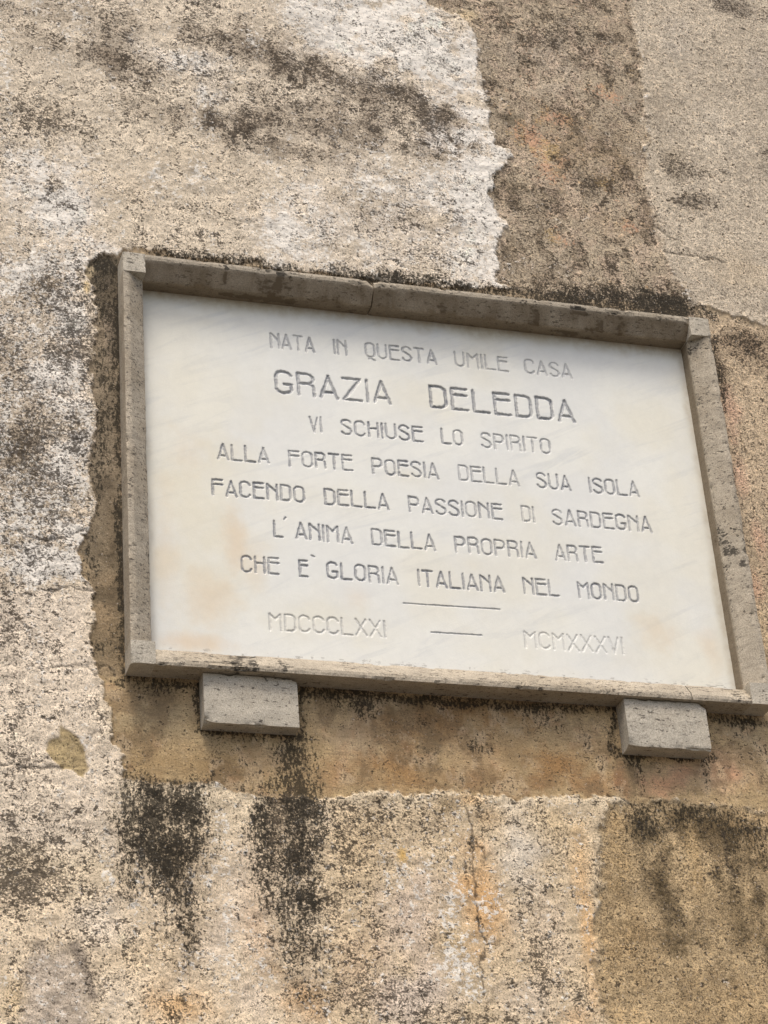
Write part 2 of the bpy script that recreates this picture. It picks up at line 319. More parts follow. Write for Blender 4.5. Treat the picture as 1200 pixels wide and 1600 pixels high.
# --- the smoother repair patch round the plaque --------------------------------------
paint(around, (184, 162, 124)); setv(SPK, around, .19); setv(FLK, around, .0); setv(GRT, around, .22)
ls = poly([(120, 395), (200, 395), (200, 1060), (150, 1060), (120, 900)], 4, 'b') * around
paint(ls, (140, 125, 98)); setv(GRT, ls, .5)
for u, v, a, b, c, k in ((165, 960, 34, 110, (156, 136, 104), .9), (165, 1050, 40, 50, (160, 142, 112), .8), (172, 520, 18, 80, (164, 146, 120), .7), (170, 440, 14, 24, (138, 126, 108), .6), (175, 820, 10, 120, (120, 104, 78), .5)):
    paint(blob(u, v, a, b, 0, 1.0, .5) * ls, c, k)
m = poly([(148, 404), (200, 396), (200, 570), (166, 560), (150, 500), (140, 430)], 10, 'b') * ls; paint(m, (84, 75, 58), .7); add(GRM, m, .22); paint(blob(172, 510, 12, 50, 0, 1, .6), (150, 134, 110), .7)
for u, v, a, b, k in ((168, 415, 30, 22, .8), (150, 440, 16, 50, .5), (160, 480, 20, 30, .6), (160, 590, 26, 50, .7), (150, 650, 20, 40, .55), (183, 650, 8, 250, .55), (150, 720, 22, 70, .45), (148, 790, 12, 40, .4), (140, 880, 24, 28, .55), (188, 880, 7, 200, .6), (186, 480, 8, 90, .6), (160, 700, 20, 60, .4), (152, 1058, 20, 12, .25), (165, 430, 26, 40, .5), (160, 560, 20, 200, .22), (186, 560, 7, 180, .4)):
    add(GRM, blob(u, v, a, b, 0, 1.1, .7) * around, .85 * k)
paint(blob(140, 425, 10, 16, 0, .5, .5), (216, 194, 146), .9); paint(blob(136, 452, 7, 14, 0, .5, .5), (216, 190, 132), .9)
# under the plaque
below = poly([(150, 1050), (1300, 1110), (1300, 1280), (150, 1280)], 5, 'b') * around
for u, v, a, b, c, k in ((300, 1120, 150, 60, (166, 150, 118), .9), (320, 1195, 170, 40, (164, 140, 102), .8), (560, 1150, 60, 60, (186, 166, 136), .7), (530, 1210, 70, 40, (160, 130, 94), .7), (640, 1140, 90, 50, (164, 130, 88), .8), (620, 1210, 80, 40, (162, 128, 86), .8), (740, 1190, 90, 50, (190, 164, 126), .8), (700, 1120, 90, 30, (156, 122, 80), .8),
                         (800, 1110, 130, 30, (156, 124, 84), .7), (870, 1190, 70, 50, (154, 118, 76), .8), (910, 1150, 50, 50, (172, 150, 116), .7), (800, 1170, 60, 60, (150, 122, 86), .5), (930, 1220, 50, 30, (160, 126, 88), .8), (780, 1220, 130, 22, (142, 114, 82), .7), (968, 1215, 14, 36, (170, 124, 90), .7), (1100, 1210, 130, 60, (196, 168, 136), .95), (1040, 1225, 46, 26, (202, 158, 124), .8), (1080, 1205, 26, 16, (196, 150, 116), .6), (1140, 1210, 30, 20, (198, 152, 120), .6), (1180, 1180, 40, 60, (186, 168, 134), .6),
                         (380, 1150, 50, 20, (134, 114, 84), .6), (430, 1190, 40, 30, (194, 170, 134), .7), (270, 1090, 60, 20, (146, 122, 88), .5), (360, 1090, 40, 30, (170, 128, 90), .25)):
    paint(blob(u, v, a, b, 0, 1.0, .6) * below, c, k)
for u, v, a, b, k in ((540, 1100, 70, 22, .5), (590, 1090, 100, 12, .6), (570, 1108, 22, 20, .55), (700, 1096, 90, 12, .55), (750, 1170, 28, 14, .55), (740, 1160, 14, 18, .4), (840, 1110, 60, 12, .45), (260, 1072, 80, 8, .7), (230, 1080, 40, 10, .5), (310, 1085, 8, 60, .55), (475, 1095, 8, 40, .5), (400, 1150, 100, 12, .5), (455, 1170, 34, 24, .7), (990, 1185, 26, 26, .7), (1060, 1182, 60, 14, .65), (1100, 1200, 12, 30, .5), (1150, 1135, 40, 14, .6), (1172, 1120, 24, 14, .5), (955, 1110, 8, 60, .6), (880, 1135, 60, 30, .25), (660, 1130, 40, 30, .3), (1000, 1215, 12, 30, .4)):
    add(GRM, blob(u, v, a, b, 0, 1.1, .8) * around, .62 * k)
add(SPK, below, .08)
paint(line([(186, 1216), (240, 1222), (330, 1218), (395, 1240), (445, 1252)], 4, 5), (92, 78, 58), .6)
MO1, MO2, MO3 = fbm(X, Y * .8, 13, 6, 2, .62), fbm(X * 1.4, Y, 19, 6, 6, .64), fbm(X, Y, 34, 5, 4, .62)
paint(sm(.05, .5, MO1) * below, (120, 101, 77), .55); paint(sm(.1, .55, MO2) * below, (206, 184, 150), .55); paint(sm(.2, .6, MO3) * below * sm(-.2, .3, MO2), (176, 138, 102), .28)
paint(sm(.0, .5, MO1) * ls, (92, 80, 60), .5); add(GRM, sm(.1, .6, MO3) * ls, .28); add(GRM, sm(.25, .6, MO2) * below, .16)
paint(sm(.0, .5, MO2) * bt, (112, 96, 72), .5); paint(sm(.1, .5, MO3) * bt, (202, 178, 150), .45); add(OCH, sm(.1, .5, MO1) * bt, .35); add(SPK, sm(.0, .5, MO2) * bt, .2)
# right of the plaque
rs = poly([(1090, 478), (1190, 503), (1700, 620), (1700, 1130), (1090, 1110)], 4, 'b') * around
paint(rs, (188, 166, 130)); setv(SPK, rs, .40); setv(FLK, rs, .3); setv(GRT, rs, .9)
for u, v, a, b, k in ((1150, 530, 60, 40, .8), (1190, 560, 40, 40, .6), (1125, 580, 16, 60, .8), (1128, 660, 10, 60, .6), (1180, 500, 50, 14, .5), (1210, 800, 30, 60, .3)):
    m = blob(u, v, a, b, 0, 1, .7) * rs; paint(m, (120, 96, 68), .7 * k); add(SPK, m, .35 * k); add(GRM, m, .2 * k)
for u, v, a, b in ((1142, 640, 20, 60), (1156, 740, 18, 60), (1190, 850, 20, 60), (1180, 920, 20, 40)): 
    m = blob(u, v, a, b, 0, 1, .6) * rs; paint(m, (204, 160, 128), .6); add(OCH, m, .35)
add(GRM, line([(1114, 530), (1126, 640), (1140, 760)], 4, 5) * rs, .5)
# mould that creeps along the top of the frame
for pts, wd, k in (([(250, 398), (330, 408), (440, 420)], 7, .5), ([(440, 420), (520, 434)], 6, .4), ([(530, 430), (580, 436), (640, 444), (720, 452)], 12, .62), ([(560, 438), (610, 440)], 9, .5), ([(720, 452), (800, 462), (900, 474)], 9, .6), ([(880, 462), (960, 472), (1050, 484)], 20, .66), ([(1000, 470), (1060, 486)], 20, .3), ([(1050, 482), (1110, 496)], 9, .3)):
    m = line(pts, wd, 10); add(GRM, m, k); add(SPK, m, .2)
m = line([(880, 455), (960, 466), (1060, 480)], 30, 18); add(SPK, m, .2); add(OCH, m, .3)
# --- gritty render, lower right -------------------------------------------------------
paint(low_right, (172, 153, 121)); setv(SPK, low_right, .36); setv(FLK, low_right, .30); setv(GRT, low_right, 1.0)
for u, v, a, b, c, k in ((1100, 1290, 140, 50, (88, 76, 56), .95), (1010, 1300, 50, 40, (78, 68, 50), .8), (1170, 1330, 60, 90, (92, 80, 60), .75), (1035, 1390, 34, 80, (88, 76, 56), .9), (1065, 1470, 70, 34, (90, 78, 58), .85), (1150, 1430, 60, 80, (106, 92, 68), .75), (1085, 1345, 16, 70, (162, 140, 104), .75), (960, 1290, 26, 30, (190, 164, 124), .7), (965, 1360, 30, 80, (164, 142, 106), .6), (980, 1480, 60, 70, (150, 128, 94), .6), (1150, 1560, 90, 50, (186, 163, 126), .7), (1195, 1480, 20, 30, (106, 94, 70), .6)):
    paint(blob(u, v, a, b, 0, 1.0, .5) * low_right, c, k)
for u, v, a, b, k in ((1000, 1275, 40, 20, .6), (1020, 1310, 30, 20, .5), (1120, 1270, 100, 14, .6), (1190, 1290, 40, 30, .4), (1040, 1260, 30, 12, .5), (980, 1310, 14, 14, .4), (1090, 1275, 130, 30, .9), (1180, 1320, 60, 80, .8), (1010, 1290, 60, 34, .7), (1190, 1300, 60, 40, .5), (1010, 1290, 50, 40, .3), (1035, 1380, 24, 60, .16), (1065, 1470, 50, 20, .16)):
    add(GRM, blob(u, v, a, b, 0, 1.3, .6) * low_right, .5 * k)
paint(sm(.05, .6, MO1) * low_right, (142, 122, 92), .45); paint(sm(.15, .6, MO3) * low_right, (192, 172, 138), .35)
for u, v, a, b, k in ((1036, 1390, 20, 110, .8), (1062, 1430, 14, 80, .6), (1150, 1400, 22, 110, .75), (1188, 1420, 18, 110, .7), (1004, 1350, 14, 70, .6), (1120, 1360, 12, 60, .5)):
    m = blob(u, v, a, b, 0, 1.3, .5) * low_right; paint(m, (80, 70, 52), k); add(SPK, m, .15)
paint(blob(1086, 1345, 11, 80, 0, 1.1, .4) * low_right, (176, 155, 120), .8)
add(FLK, blob(980, 1590, 40, 30, 0, 1, .5) * low_right, .3)
# dirt and mould where stone meets wall, with contact shade painted in
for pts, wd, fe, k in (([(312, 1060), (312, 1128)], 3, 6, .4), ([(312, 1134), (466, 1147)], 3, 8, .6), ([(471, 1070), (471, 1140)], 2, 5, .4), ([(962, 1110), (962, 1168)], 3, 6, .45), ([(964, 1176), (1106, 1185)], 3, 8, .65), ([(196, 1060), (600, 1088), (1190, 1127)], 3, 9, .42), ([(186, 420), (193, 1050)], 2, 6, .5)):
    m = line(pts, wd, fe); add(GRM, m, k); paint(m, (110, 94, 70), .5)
# --- cracks -----------------------------------------------------------------------------
for pts, wd, k in (([(30, 825), (40, 838), (60, 845), (88, 844), (115, 840), (140, 828)], .9, .8), ([(36, 932), (58, 926), (80, 920), (105, 918), (128, 922), (148, 930)], .9, .8), ([(52, 1044), (72, 1050), (96, 1046), (126, 1046), (150, 1062)], .8, .7),
                   ([(-40, 1193), (10, 1196), (50, 1197), (92, 1199)], 1.0, .8), ([(730, 1265), (733, 1310), (738, 1345), (744, 1400), (748, 1440), (754, 1500), (757, 1555)], 1.0, .9), ([(738, 1310), (752, 1330), (762, 1348)], .7, .7), ([(742, 1372), (726, 1352), (722, 1335)], .7, .5),
                   ([(1131, 1300), (1138, 1338), (1146, 1372)], .8, .8), ([(500, 1252), (545, 1238), (575, 1231), (650, 1241), (740, 1241), (860, 1247), (975, 1253), (990, 1262)], .7, .45), ([(950, 1246), (970, 1254), (988, 1262)], 1.0, .9), ([(1040, 1252), (990, 1240)], .6, .3),
                   ([(150, 1060), (156, 1044), (172, 1044), (180, 1056)], .8, .8), ([(1040, 396), (1085, 400), (1130, 406)], 1.0, .6), ([(1060, 384), (1020, 350)], .8, .4), ([(1060, 316), (1085, 312), (1100, 318)], 1.0, .6), ([(672, 30), (706, 26), (724, 18), (732, 32)], .7, .6), ([(112, 1152), (128, 1178), (150, 1140)], .5, .4), ([(840, 350), (760, 345)], .4, .0)):
    m = line(pts, wd, 1.6, rough=.9); CRK = np.maximum(CRK, m * k); HGT -= m * .0015
for u, v, a, b, s in ((735, 1322, 9, 18, 0), (748, 1442, 9, 12, 0)): add(GRM, blob(u, v, a, b, 0, 1, .7), .7)

# dark outline where the pale plaster has broken away along the patches
edge = 4 * old * (1 - old); CRK = np.maximum(CRK, sm(.5, 1, edge) * .25)
paint(sm(.6, 1, edge) * sm(-.2, .5, NB), (214, 190, 148), .35)

lum = tint @ np.array([.3, .59, .11], np.float32); tint = tint + (lum[:, None] - tint) * (.17 * sm(1.05, .45, Y) + .05 * around - .07 * sm(.9, 1.2, Y))[:, None]
tint *= (1 - .15 * around + .10 * rs - .07 * low_right - .06 * bt)[:, None]
tint = np.clip(tint * np.array([1.14, 1.095, 1.06], np.float32)[None] * (1 + .13 * CLD + .10 * CL2 + .07 * RUN)[:, None], .01, .9)
GRT = np.clip(GRT + (CL2 * .22 + CLD * .12) * (1 - .4 * around), .08, 1.1)
SPK = .78 * (1 - np.exp(-np.clip(SPK, 0, None) / .78)); GRM = 1.0 * (1 - np.exp(-np.clip(GRM, 0, None) / 1.0)); FLK = np.clip(FLK, 0, .95)
# real relief: trowel waves plus grit
relief = fbm(X, Y, 4, 3, 9) * .004 + NB * .0007 + fbm(X, Y, 120, 3, 8, .6) * .0006 * (GRT + .3) + HGT
fade = sm(0, .05, np.minimum.reduce([np.maximum(np.maximum(-X, X - PW), np.maximum(-Y, Y - PH)) + .02, np.full(N, 1.)]))
relief = relief * np.clip(fade, .35, 1)
nx, ny = len(ax), len(ay)
V = np.stack([X, -relief, ZP - Y], 1)
idx = np.arange(N).reshape(ny, nx)
a, b, c, d = idx[:-1, :-1].ravel(), idx[1:, :-1].ravel(), idx[1:, 1:].ravel(), idx[:-1, 1:].ravel()
cx, cy = (X[a] + X[c]) / 2, (Y[a] + Y[c]) / 2
keep = ~((cx > .012) & (cx < PW - .012) & (cy > .012) & (cy < PH - .012))
Q = np.stack([a, b, c, d], 1)[keep]
# solid wall: side skirts and back
rim = np.concatenate([idx[0, :], idx[1:, -1], idx[-1, -2::-1], idx[-2:0:-1, 0]])
BV = V[rim].copy(); BV[:, 1] = .45; nb = len(rim); r2 = N + np.arange(nb)
SK = np.stack([rim, np.roll(rim, -1), np.roll(r2, -1), r2], 1)
corners = [r2[0], r2[nx - 1], r2[nx - 1 + ny - 1], r2[2 * (nx - 1) + ny - 1]]
BK = np.array([corners])
me = mesh_np('wall', np.concatenate([V, BV]), np.concatenate([Q, SK, BK]))
def vcol(me, name, rgb, extra):
    al = me.attributes.new(name, 'FLOAT_COLOR', 'POINT'); n = len(rgb)
    d = np.ones((n + extra, 4), np.float32); d[:n, :3] = rgb; d[n:, :3] = rgb[0] if extra else 0
    al.data.foreach_set('color', d.ravel())
vcol(me, 'tint', tint, nb)
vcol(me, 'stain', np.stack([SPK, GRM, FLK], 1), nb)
vcol(me, 'wear', np.stack([OCH, CRK, GRT], 1), nb)
me.polygons.foreach_set('use_smooth', np.ones(len(me.polygons), bool))

def wall_material():
    k = NT('weathered_plaster')
    t = k.attr('tint').outputs['Color']; st = k.sep(k.attr('stain').outputs['Color']); we = k.sep(k.attr('wear').outputs['Color'])
    spk, grm, flk = st[0], st[1], st[2]; och, crk, grt = we[0], we[1], we[2]
    na = k.noise(55, 6, .62); nb_ = k.noise(150, 5, .66, (3, 1, 7), (1, 1, 1.35), .6); nc = k.noise(330, 4, .75, (9, 2, 4)); nd = k.noise(14, 5, .6, (1, 5, 2))
    ne = k.noise(120, 5, .68, (11, 4, 3), (1, 1, 1.2), .5); nf = k.noise(230, 4, .65, (5, 8, 1)); nm = k.noise(170, 5, .68, (8, 3, 1), (1, 1, .42), .4)
    # grain and mottling
    g = k.math('MULTIPLY', k.math('SUBTRACT', nc, .5), k.math('MULTIPLY_ADD', grt, 3.4, .8))
    g = k.math('ADD', g, k.math('MULTIPLY', k.math('SUBTRACT', na, .5), k.math('MULTIPLY_ADD', grt, 1.2, .5))); g = k.math('ADD', g, k.math('MULTIPLY', k.math('SUBTRACT', nd, .5), .35))
    g = k.math('ADD', 1.0, g); gc = k.n('ShaderNodeCombineColor')
    for i in range(3): k.put(gc.inputs[i], g)
    col = k.mix(1.0, t, gc.outputs[0], 'MULTIPLY')
    # lime flakes
    f = k.math('ADD', k.math('MULTIPLY', ne, .65), k.math('MULTIPLY', na, .35)); thr = k.math('MULTIPLY_ADD', flk, -.30, .65)
    fm = k.ramp(k.math('SUBTRACT', f, thr), -.012, .022); fm = k.math('MULTIPLY', fm, .85)
    sandy = k.ramp(grt, .6, .85); pale = k.mix(1.0, t, (1.55, 1.5, 1.42), 'MULTIPLY')
    col = k.mix(fm, col, k.mix(sandy, (.86, .80, .695), pale))
    # orange and pink flecks of older paint
    o = k.math('ADD', k.math('MULTIPLY', nf, .35), k.math('MULTIPLY', ne, .65)); om = k.ramp(k.math('SUBTRACT', o, k.math('MULTIPLY_ADD', och, -.19, .64)), -.012, .02)
    oc = k.mix(k.ramp(nd, .42, .6), (.62, .36, .22), (.60, .42, .20)); col = k.mix(k.math('MULTIPLY', om, .85), col, oc)
    # dark specks of lichen, two sizes
    s1 = k.math('ADD', k.math('MULTIPLY', nb_, .62), k.math('MULTIPLY', na, .38)); m1 = k.ramp(k.math('SUBTRACT', s1, k.math('MULTIPLY_ADD', spk, -.34, .655)), -.02, .035)
    s2 = k.math('ADD', k.math('MULTIPLY', nf, .7), k.math('MULTIPLY', nd, .3)); m2 = k.ramp(k.math('SUBTRACT', s2, k.math('MULTIPLY_ADD', spk, -.30, .655)), -.02, .04)
    m = k.math('MAXIMUM', m1, k.math('MULTIPLY', m2, .8)); col = k.mix(k.math('MULTIPLY', m, .9), col, (.042, .031, .021))
    s0 = k.noise(62, 3, .55, (2, 17, 5), (1, 1, 1.3), .8); m0 = k.ramp(k.math('SUBTRACT', s0, k.math('MULTIPLY_ADD', spk, -.12, .735)), -.008, .02)
    col = k.mix(k.math('MULTIPLY', m0, .8), col, (.05, .04, .03))
    wv = k.n('ShaderNodeVectorMath', operation='ADD'); wn = k.n('ShaderNodeTexNoise'); k.put(wn.inputs['Vector'], k.co); wn.inputs['Scale'].default_value = 16; wn.inputs['Detail'].default_value = 5
    wm = k.n('ShaderNodeVectorMath', operation='MULTIPLY'); k.put(wm.inputs[0], wn.outputs[1]); wm.inputs[1].default_value = (.09, .09, .09); k.put(wv.inputs[0], k.co); k.put(wv.inputs[1], wm.outputs[0])
    vo = k.n('ShaderNodeTexVoronoi', feature='DISTANCE_TO_EDGE'); k.put(vo.inputs['Vector'], wv.outputs[0]); vo.inputs['Scale'].default_value = 15
    hair = k.math('MULTIPLY', k.ramp(vo.outputs[0], .004, .022, 1, 0), k.math('MULTIPLY', k.ramp(nd, .50, .58), k.ramp(ne, .42, .55)))
    col = k.mix(k.math('MULTIPLY', hair, .55), col, (.07, .055, .04))
    fib = k.noise(170, 4, .6, (3, 3, 3), (.16, 1, 1), 1.0); fb = k.math('MULTIPLY', k.ramp(fib, .52, .62), k.ramp(grt, .55, .36)); col = k.mix(k.math('MULTIPLY', fb, .30), col, (.16, .12, .075))
    # black mould, plus the contact shade painted along frame and brackets
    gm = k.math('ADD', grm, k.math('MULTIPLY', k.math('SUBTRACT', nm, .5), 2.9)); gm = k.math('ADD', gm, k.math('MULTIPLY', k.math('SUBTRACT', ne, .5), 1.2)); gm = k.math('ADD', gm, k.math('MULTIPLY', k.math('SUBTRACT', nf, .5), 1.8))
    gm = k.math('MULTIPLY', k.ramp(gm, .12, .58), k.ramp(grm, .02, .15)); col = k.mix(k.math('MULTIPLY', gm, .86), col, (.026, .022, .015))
    # pale mineral grains that show through lichen and mould
    s3 = k.math('ADD', k.math('MULTIPLY', k.noise(210, 4, .7, (6, 13, 2)), .75), k.math('MULTIPLY', ne, .25)); m3 = k.ramp(k.math('SUBTRACT', s3, k.math('MULTIPLY_ADD', flk, -.05, .625)), -.012, .03)
    col = k.mix(k.math('MULTIPLY', m3, k.math('MULTIPLY_ADD', gm, .05, .58)), col, (.62, .55, .46))
    col = k.mix(k.math('MULTIPLY', crk, .85), col, (.05, .04, .03))
    h = k.math('ADD', k.math('MULTIPLY', nc, .6), k.math('MULTIPLY', nf, .6)); h = k.math('ADD', h, k.math('MULTIPLY', na, .3))
    h = k.math('ADD', h, k.math('MULTIPLY', fm, .25)); h = k.math('SUBTRACT', h, k.math('MULTIPLY', m, .25)); h = k.math('SUBTRACT', h, k.math('MULTIPLY', crk, .6))
    k.bump(h, .42, .006)
    return k.done(col, .95, .15)
wall = link('house_wall', me, wall_material())
tag(wall, 'weathered plaster house wall with peeling cream render, brown patches and black mould behind the plaque', 'wall')

# ------------------------------------------------------------------ travertine
def stone_material(name, base, dark, lich=.35, pit=1.0):
    k = NT(name)
    n1 = k.noise(30, 6, .6, (2, 3, 1), (.45, 1, 1.3)); n2 = k.noise(160, 5, .65, (4, 1, 2), (.5, 1, 1.2)); n3 = k.noise(380, 4, .75); n4 = k.noise(9, 5, .6, (7, 1, 1))
    col = k.mix(k.ramp(n1, .35, .65), base, tuple(c * .80 for c in base)); col = k.mix(k.ramp(n4, .45, .65, 0, .5), col, dark)
    g = k.math('MULTIPLY_ADD', k.math('SUBTRACT', n3, .5), 2.2, 1.0); gc = k.n('ShaderNodeCombineColor')
    for i in range(3): k.put(gc.inputs[i], g)
    col = k.mix(1, col, gc.outputs[0], 'MULTIPLY')
    pits = k.math('MULTIPLY', k.ramp(n2, .615 - .02 * pit, .645 - .02 * pit), k.ramp(n4, .36, .52)); col = k.mix(k.math('MULTIPLY', pits, .78), col, (.07, .058, .045))
    at_ = k.sep(k.attr('moss').outputs['Color'])
    l = k.math('ADD', k.math('MULTIPLY', n2, .55), k.math('MULTIPLY', k.noise(45, 6, .7, (8, 8, 3)), .45)); lm = k.ramp(k.math('SUBTRACT', l, k.math('MULTIPLY_ADD', at_[0], -.32, .74)), -.03, .05)
    col = k.mix(k.math('MULTIPLY', lm, .85), col, (.045, .038, .028))
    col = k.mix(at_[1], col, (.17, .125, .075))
    h = k.math('SUBTRACT', k.math('MULTIPLY', n3, .3), k.math('MULTIPLY', pits, 1.0)); h = k.math('ADD', h, k.math('MULTIPLY', n1, .4)); h = k.math('ADD', h, k.math('MULTIPLY', lm, .4))
    k.bump(h, .6, .003); return k.done(col, .85, .25)
stone = stone_material('travertine', (.44, .375, .28), (.29, .235, .16), pit=1.8)
block_stone = stone_material('pale_travertine', (.50, .445, .35), (.40, .345, .26), pit=.9)

def smooth_noise(p, f, seed):
    x = p[:, 0] + p[:, 1] * .7; y = p[:, 2] + p[:, 1] * .4
    return fbm(x, y, f, 4, seed)

def profile_bar(name, parent, prof, L, place, mat, moss=(), brown=0, n_step=.004, seed=0, chips=()):
    """sweep a closed profile [(s inward, z proud)] along L; place(l, s, z) -> scene point. Edges are chipped and worn."""
    # refine the profile so that wear can be modelled
    P = []
    for i in range(len(prof)):
        a, b = np.array(prof[i]), np.array(prof[(i + 1) % len(prof)]); k = max(1, int(np.linalg.norm(b - a) / .0045))
        for j in range(k): P.append(a + (b - a) * j / k)
    P = np.array(P); m = len(P); n = max(2, int(L / n_step)); ls = np.linspace(0, L, n + 1)
    corner = np.zeros(m); cen = P.mean(0)
    for q in prof: corner = np.maximum(corner, np.exp(-np.sum((P - np.array(q)) ** 2, 1) / (2 * .0028 ** 2)))
    LL = np.repeat(ls, m); PP = np.tile(P, (n + 1, 1)); K = np.tile(corner, n + 1)
    nz = fbm(LL + seed * 3.1, PP[:, 0] * 1.0 + PP[:, 1] * 2, 28, 5, seed, .6); n2 = fbm(LL + seed, PP.sum(1), 120, 3, seed + 3, .6)
    inw = (cen - PP); inw /= np.linalg.norm(inw, axis=1)[:, None] + 1e-9
    amt = K * (np.clip(nz - .15, 0, 1) * .006 + .0008) + n2 * .0003 + nz * .0003
    for cl, cs_, cz, r, dp in chips:
        dd = ((LL - cl) / r) ** 2 + ((PP[:, 0] - cs_) / r) ** 2 + ((PP[:, 1] - cz) / r) ** 2
        amt += dp * np.exp(-dd) * (1 + .5 * nz)
    PP = PP + inw * amt[:, None]
    co = np.array([place(l, s, z) for l, (s, z) in zip(LL, PP)], np.float32)
    i = np.arange(n)[:, None]; j = np.arange(m)[None]; j2 = (j + 1) % m
    Q = np.stack([(i * m + j).ravel(), (i * m + j2).ravel(), ((i + 1) * m + j2).ravel(), ((i + 1) * m + j).ravel()], 1)
    me = bpy.data.meshes.new(name)
    faces = [tuple(q) for q in Q] + [tuple(range(m - 1, -1, -1)), tuple(n * m + x for x in range(m))]
    me.from_pydata([tuple(c) for c in co], [], faces)
    bm = bmesh.new(); bm.from_mesh(me); bmesh.ops.recalc_face_normals(bm, faces=bm.faces); bm.to_mesh(me); bm.free()
    f = np.zeros((len(co), 3), np.float32)
    for l0, l1, k in moss: f[:, 0] = np.maximum(f[:, 0], k * sm(-.03, .02, LL - l0) * sm(.03, -.02, LL - l1) * np.clip(.55 + nz, 0, 1.3))
    PS = np.tile(P, (n + 1, 1)); f[:, 1] = brown * np.clip(.75 + .6 * nz, 0, 1) * sm(S1 - .001, S1 + .003, PS[:, 0]) * sm(PT - .0005, PT - .004, PS[:, 1])  # brown lichen on the splay, deepened with the top bars' painted underside shade
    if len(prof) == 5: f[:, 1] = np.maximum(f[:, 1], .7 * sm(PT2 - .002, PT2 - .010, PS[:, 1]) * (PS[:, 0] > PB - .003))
    vcol(me, 'moss', f, 0)
    return link(name, me, mat, parent)

plaque = bpy.data.objects.new('memorial_plaque', None); C.objects.link(plaque); plaque.location = world(PW / 2, PH, 0)
tag(plaque, 'white marble memorial plaque with engraved capitals in a brown stone frame on the wall', 'plaque')
bpy.context.view_layer.update()
ORG = Vector(plaque.location)
def loc(x, yd, z): return tuple(world(x, yd, z) - ORG)

S1 = .013; BK_ = -.04
bar_prof = [(0, BK_), (0, PT), (S1, PT), (PB, PT2), (PB, BK_)]
JT = at(585, 452, PT)[0]; JB = at(1080, 1078, PT)[0]; g = .0012
def top_at(x0): return lambda l, s, z: loc(x0 + l, s, z)
def bot_at(x0): return lambda l, s, z: loc(x0 + l, PH - s, z)
def left_at(y0): return lambda l, s, z: loc(s, y0 + l, z)
def right_at(y0): return lambda l, s, z: loc(PW - s, y0 + l, z)
profile_bar('frame_bar', plaque, bar_prof, JT - PB - g, top_at(PB), stone, moss=[(.16, .36, .95), (.0, .16, .35), (.36, .6, .7)], brown=.75, seed=1, chips=[(JT - PB - .002, .002, PT, .011, .012), (.27, S1, PT, .012, .004)])
profile_bar('frame_bar', plaque, bar_prof, PW - PB - JT - g, top_at(JT + g), stone, moss=[(.0, .3, .6), (.34, .58, 1.0), (.58, .72, .7)], brown=.75, seed=2, chips=[(.0, .002, PT, .006, .004)])
profile_bar('frame_bar', plaque, bar_prof, JB - PB - g, bot_at(PB), stone, moss=[(0, 1.3, .45), (.15, .4, .65)], seed=3)
profile_bar('frame_bar', plaque, bar_prof, PW - PB - JB - g, bot_at(JB + g), stone, moss=[(0, .2, .5)], seed=4)
profile_bar('frame_bar', plaque, bar_prof, PH - 2 * PB, left_at(PB), stone, moss=[(0, 1, .08)], seed=5)
profile_bar('frame_bar', plaque, bar_prof, PH - 2 * PB, right_at(PB), stone, moss=[(0, .2, .6), (.2, .45, .45), (.5, .68, .7), (.68, 1, .2)], seed=6)
sq = [(0, BK_), (0, PT + .0015), (PB + .001, PT + .0015), (PB + .001, BK_)]
for (x, y, sd_, ms) in ((0, 0, 7, .1), (PW - PB - .001, 0, 8, .2), (0, PH - PB - .001, 9, .35), (PW - PB - .001, PH - PB - .001, 10, .35)):
    profile_bar('corner_block', plaque, sq, PB + .001, (lambda x, y: lambda l, s, z: loc(x + s, y + l, z))(x, y), block_stone, moss=[(0, 1, ms)], seed=sd_)

# ------------------------------------------------------------------ brackets under the plaque
def bracket(label, tl, br, proud, seed):
    x0, y0 = at(*tl, proud); x1, y1 = at(*br, proud); y0 = PH + .0015
    prof = [(0, -.06), (0, proud), (y1 - y0, proud), (y1 - y0, -.06)]
    global ORG
    keep_ = ORG; ORG = world((x0 + x1) / 2, y1, 0)
    b = profile_bar('stone_bracket', None, prof, x1 - x0, lambda l, s, z: loc(x0 + l, y0 + s, z), block_stone, moss=[(0, 2, .12)], seed=seed,
                    chips=[(.0, y1 - y0, proud, .013, .008), (x1 - x0, .0, proud, .010, .006), ((x1 - x0) * .6, y1 - y0, proud, .008, .004)])
    b.location = ORG; ORG = keep_
    return tag(b, label, 'bracket', 'stone brackets under the plaque')
bracket('pale stone block bracket under the left end of the plaque, above the black mould streak', (317, 1047), (468.2, 1137), .037, 11)
bracket('pale stone block bracket under the right end of the plaque, above the salmon patch', (974.5, 1092), (1112.5, 1173), .046, 12)

# ------------------------------------------------------------------ engraved lettering
def arc(cx, cy, r, a0, a1, n=8, ry=None):
    ry = ry or r
    return [(cx + r * math.cos(math.radians(a0 + (a1 - a0) * i / n)), cy + ry * math.sin(math.radians(a0 + (a1 - a0) * i / n))) for i in range(n + 1)]
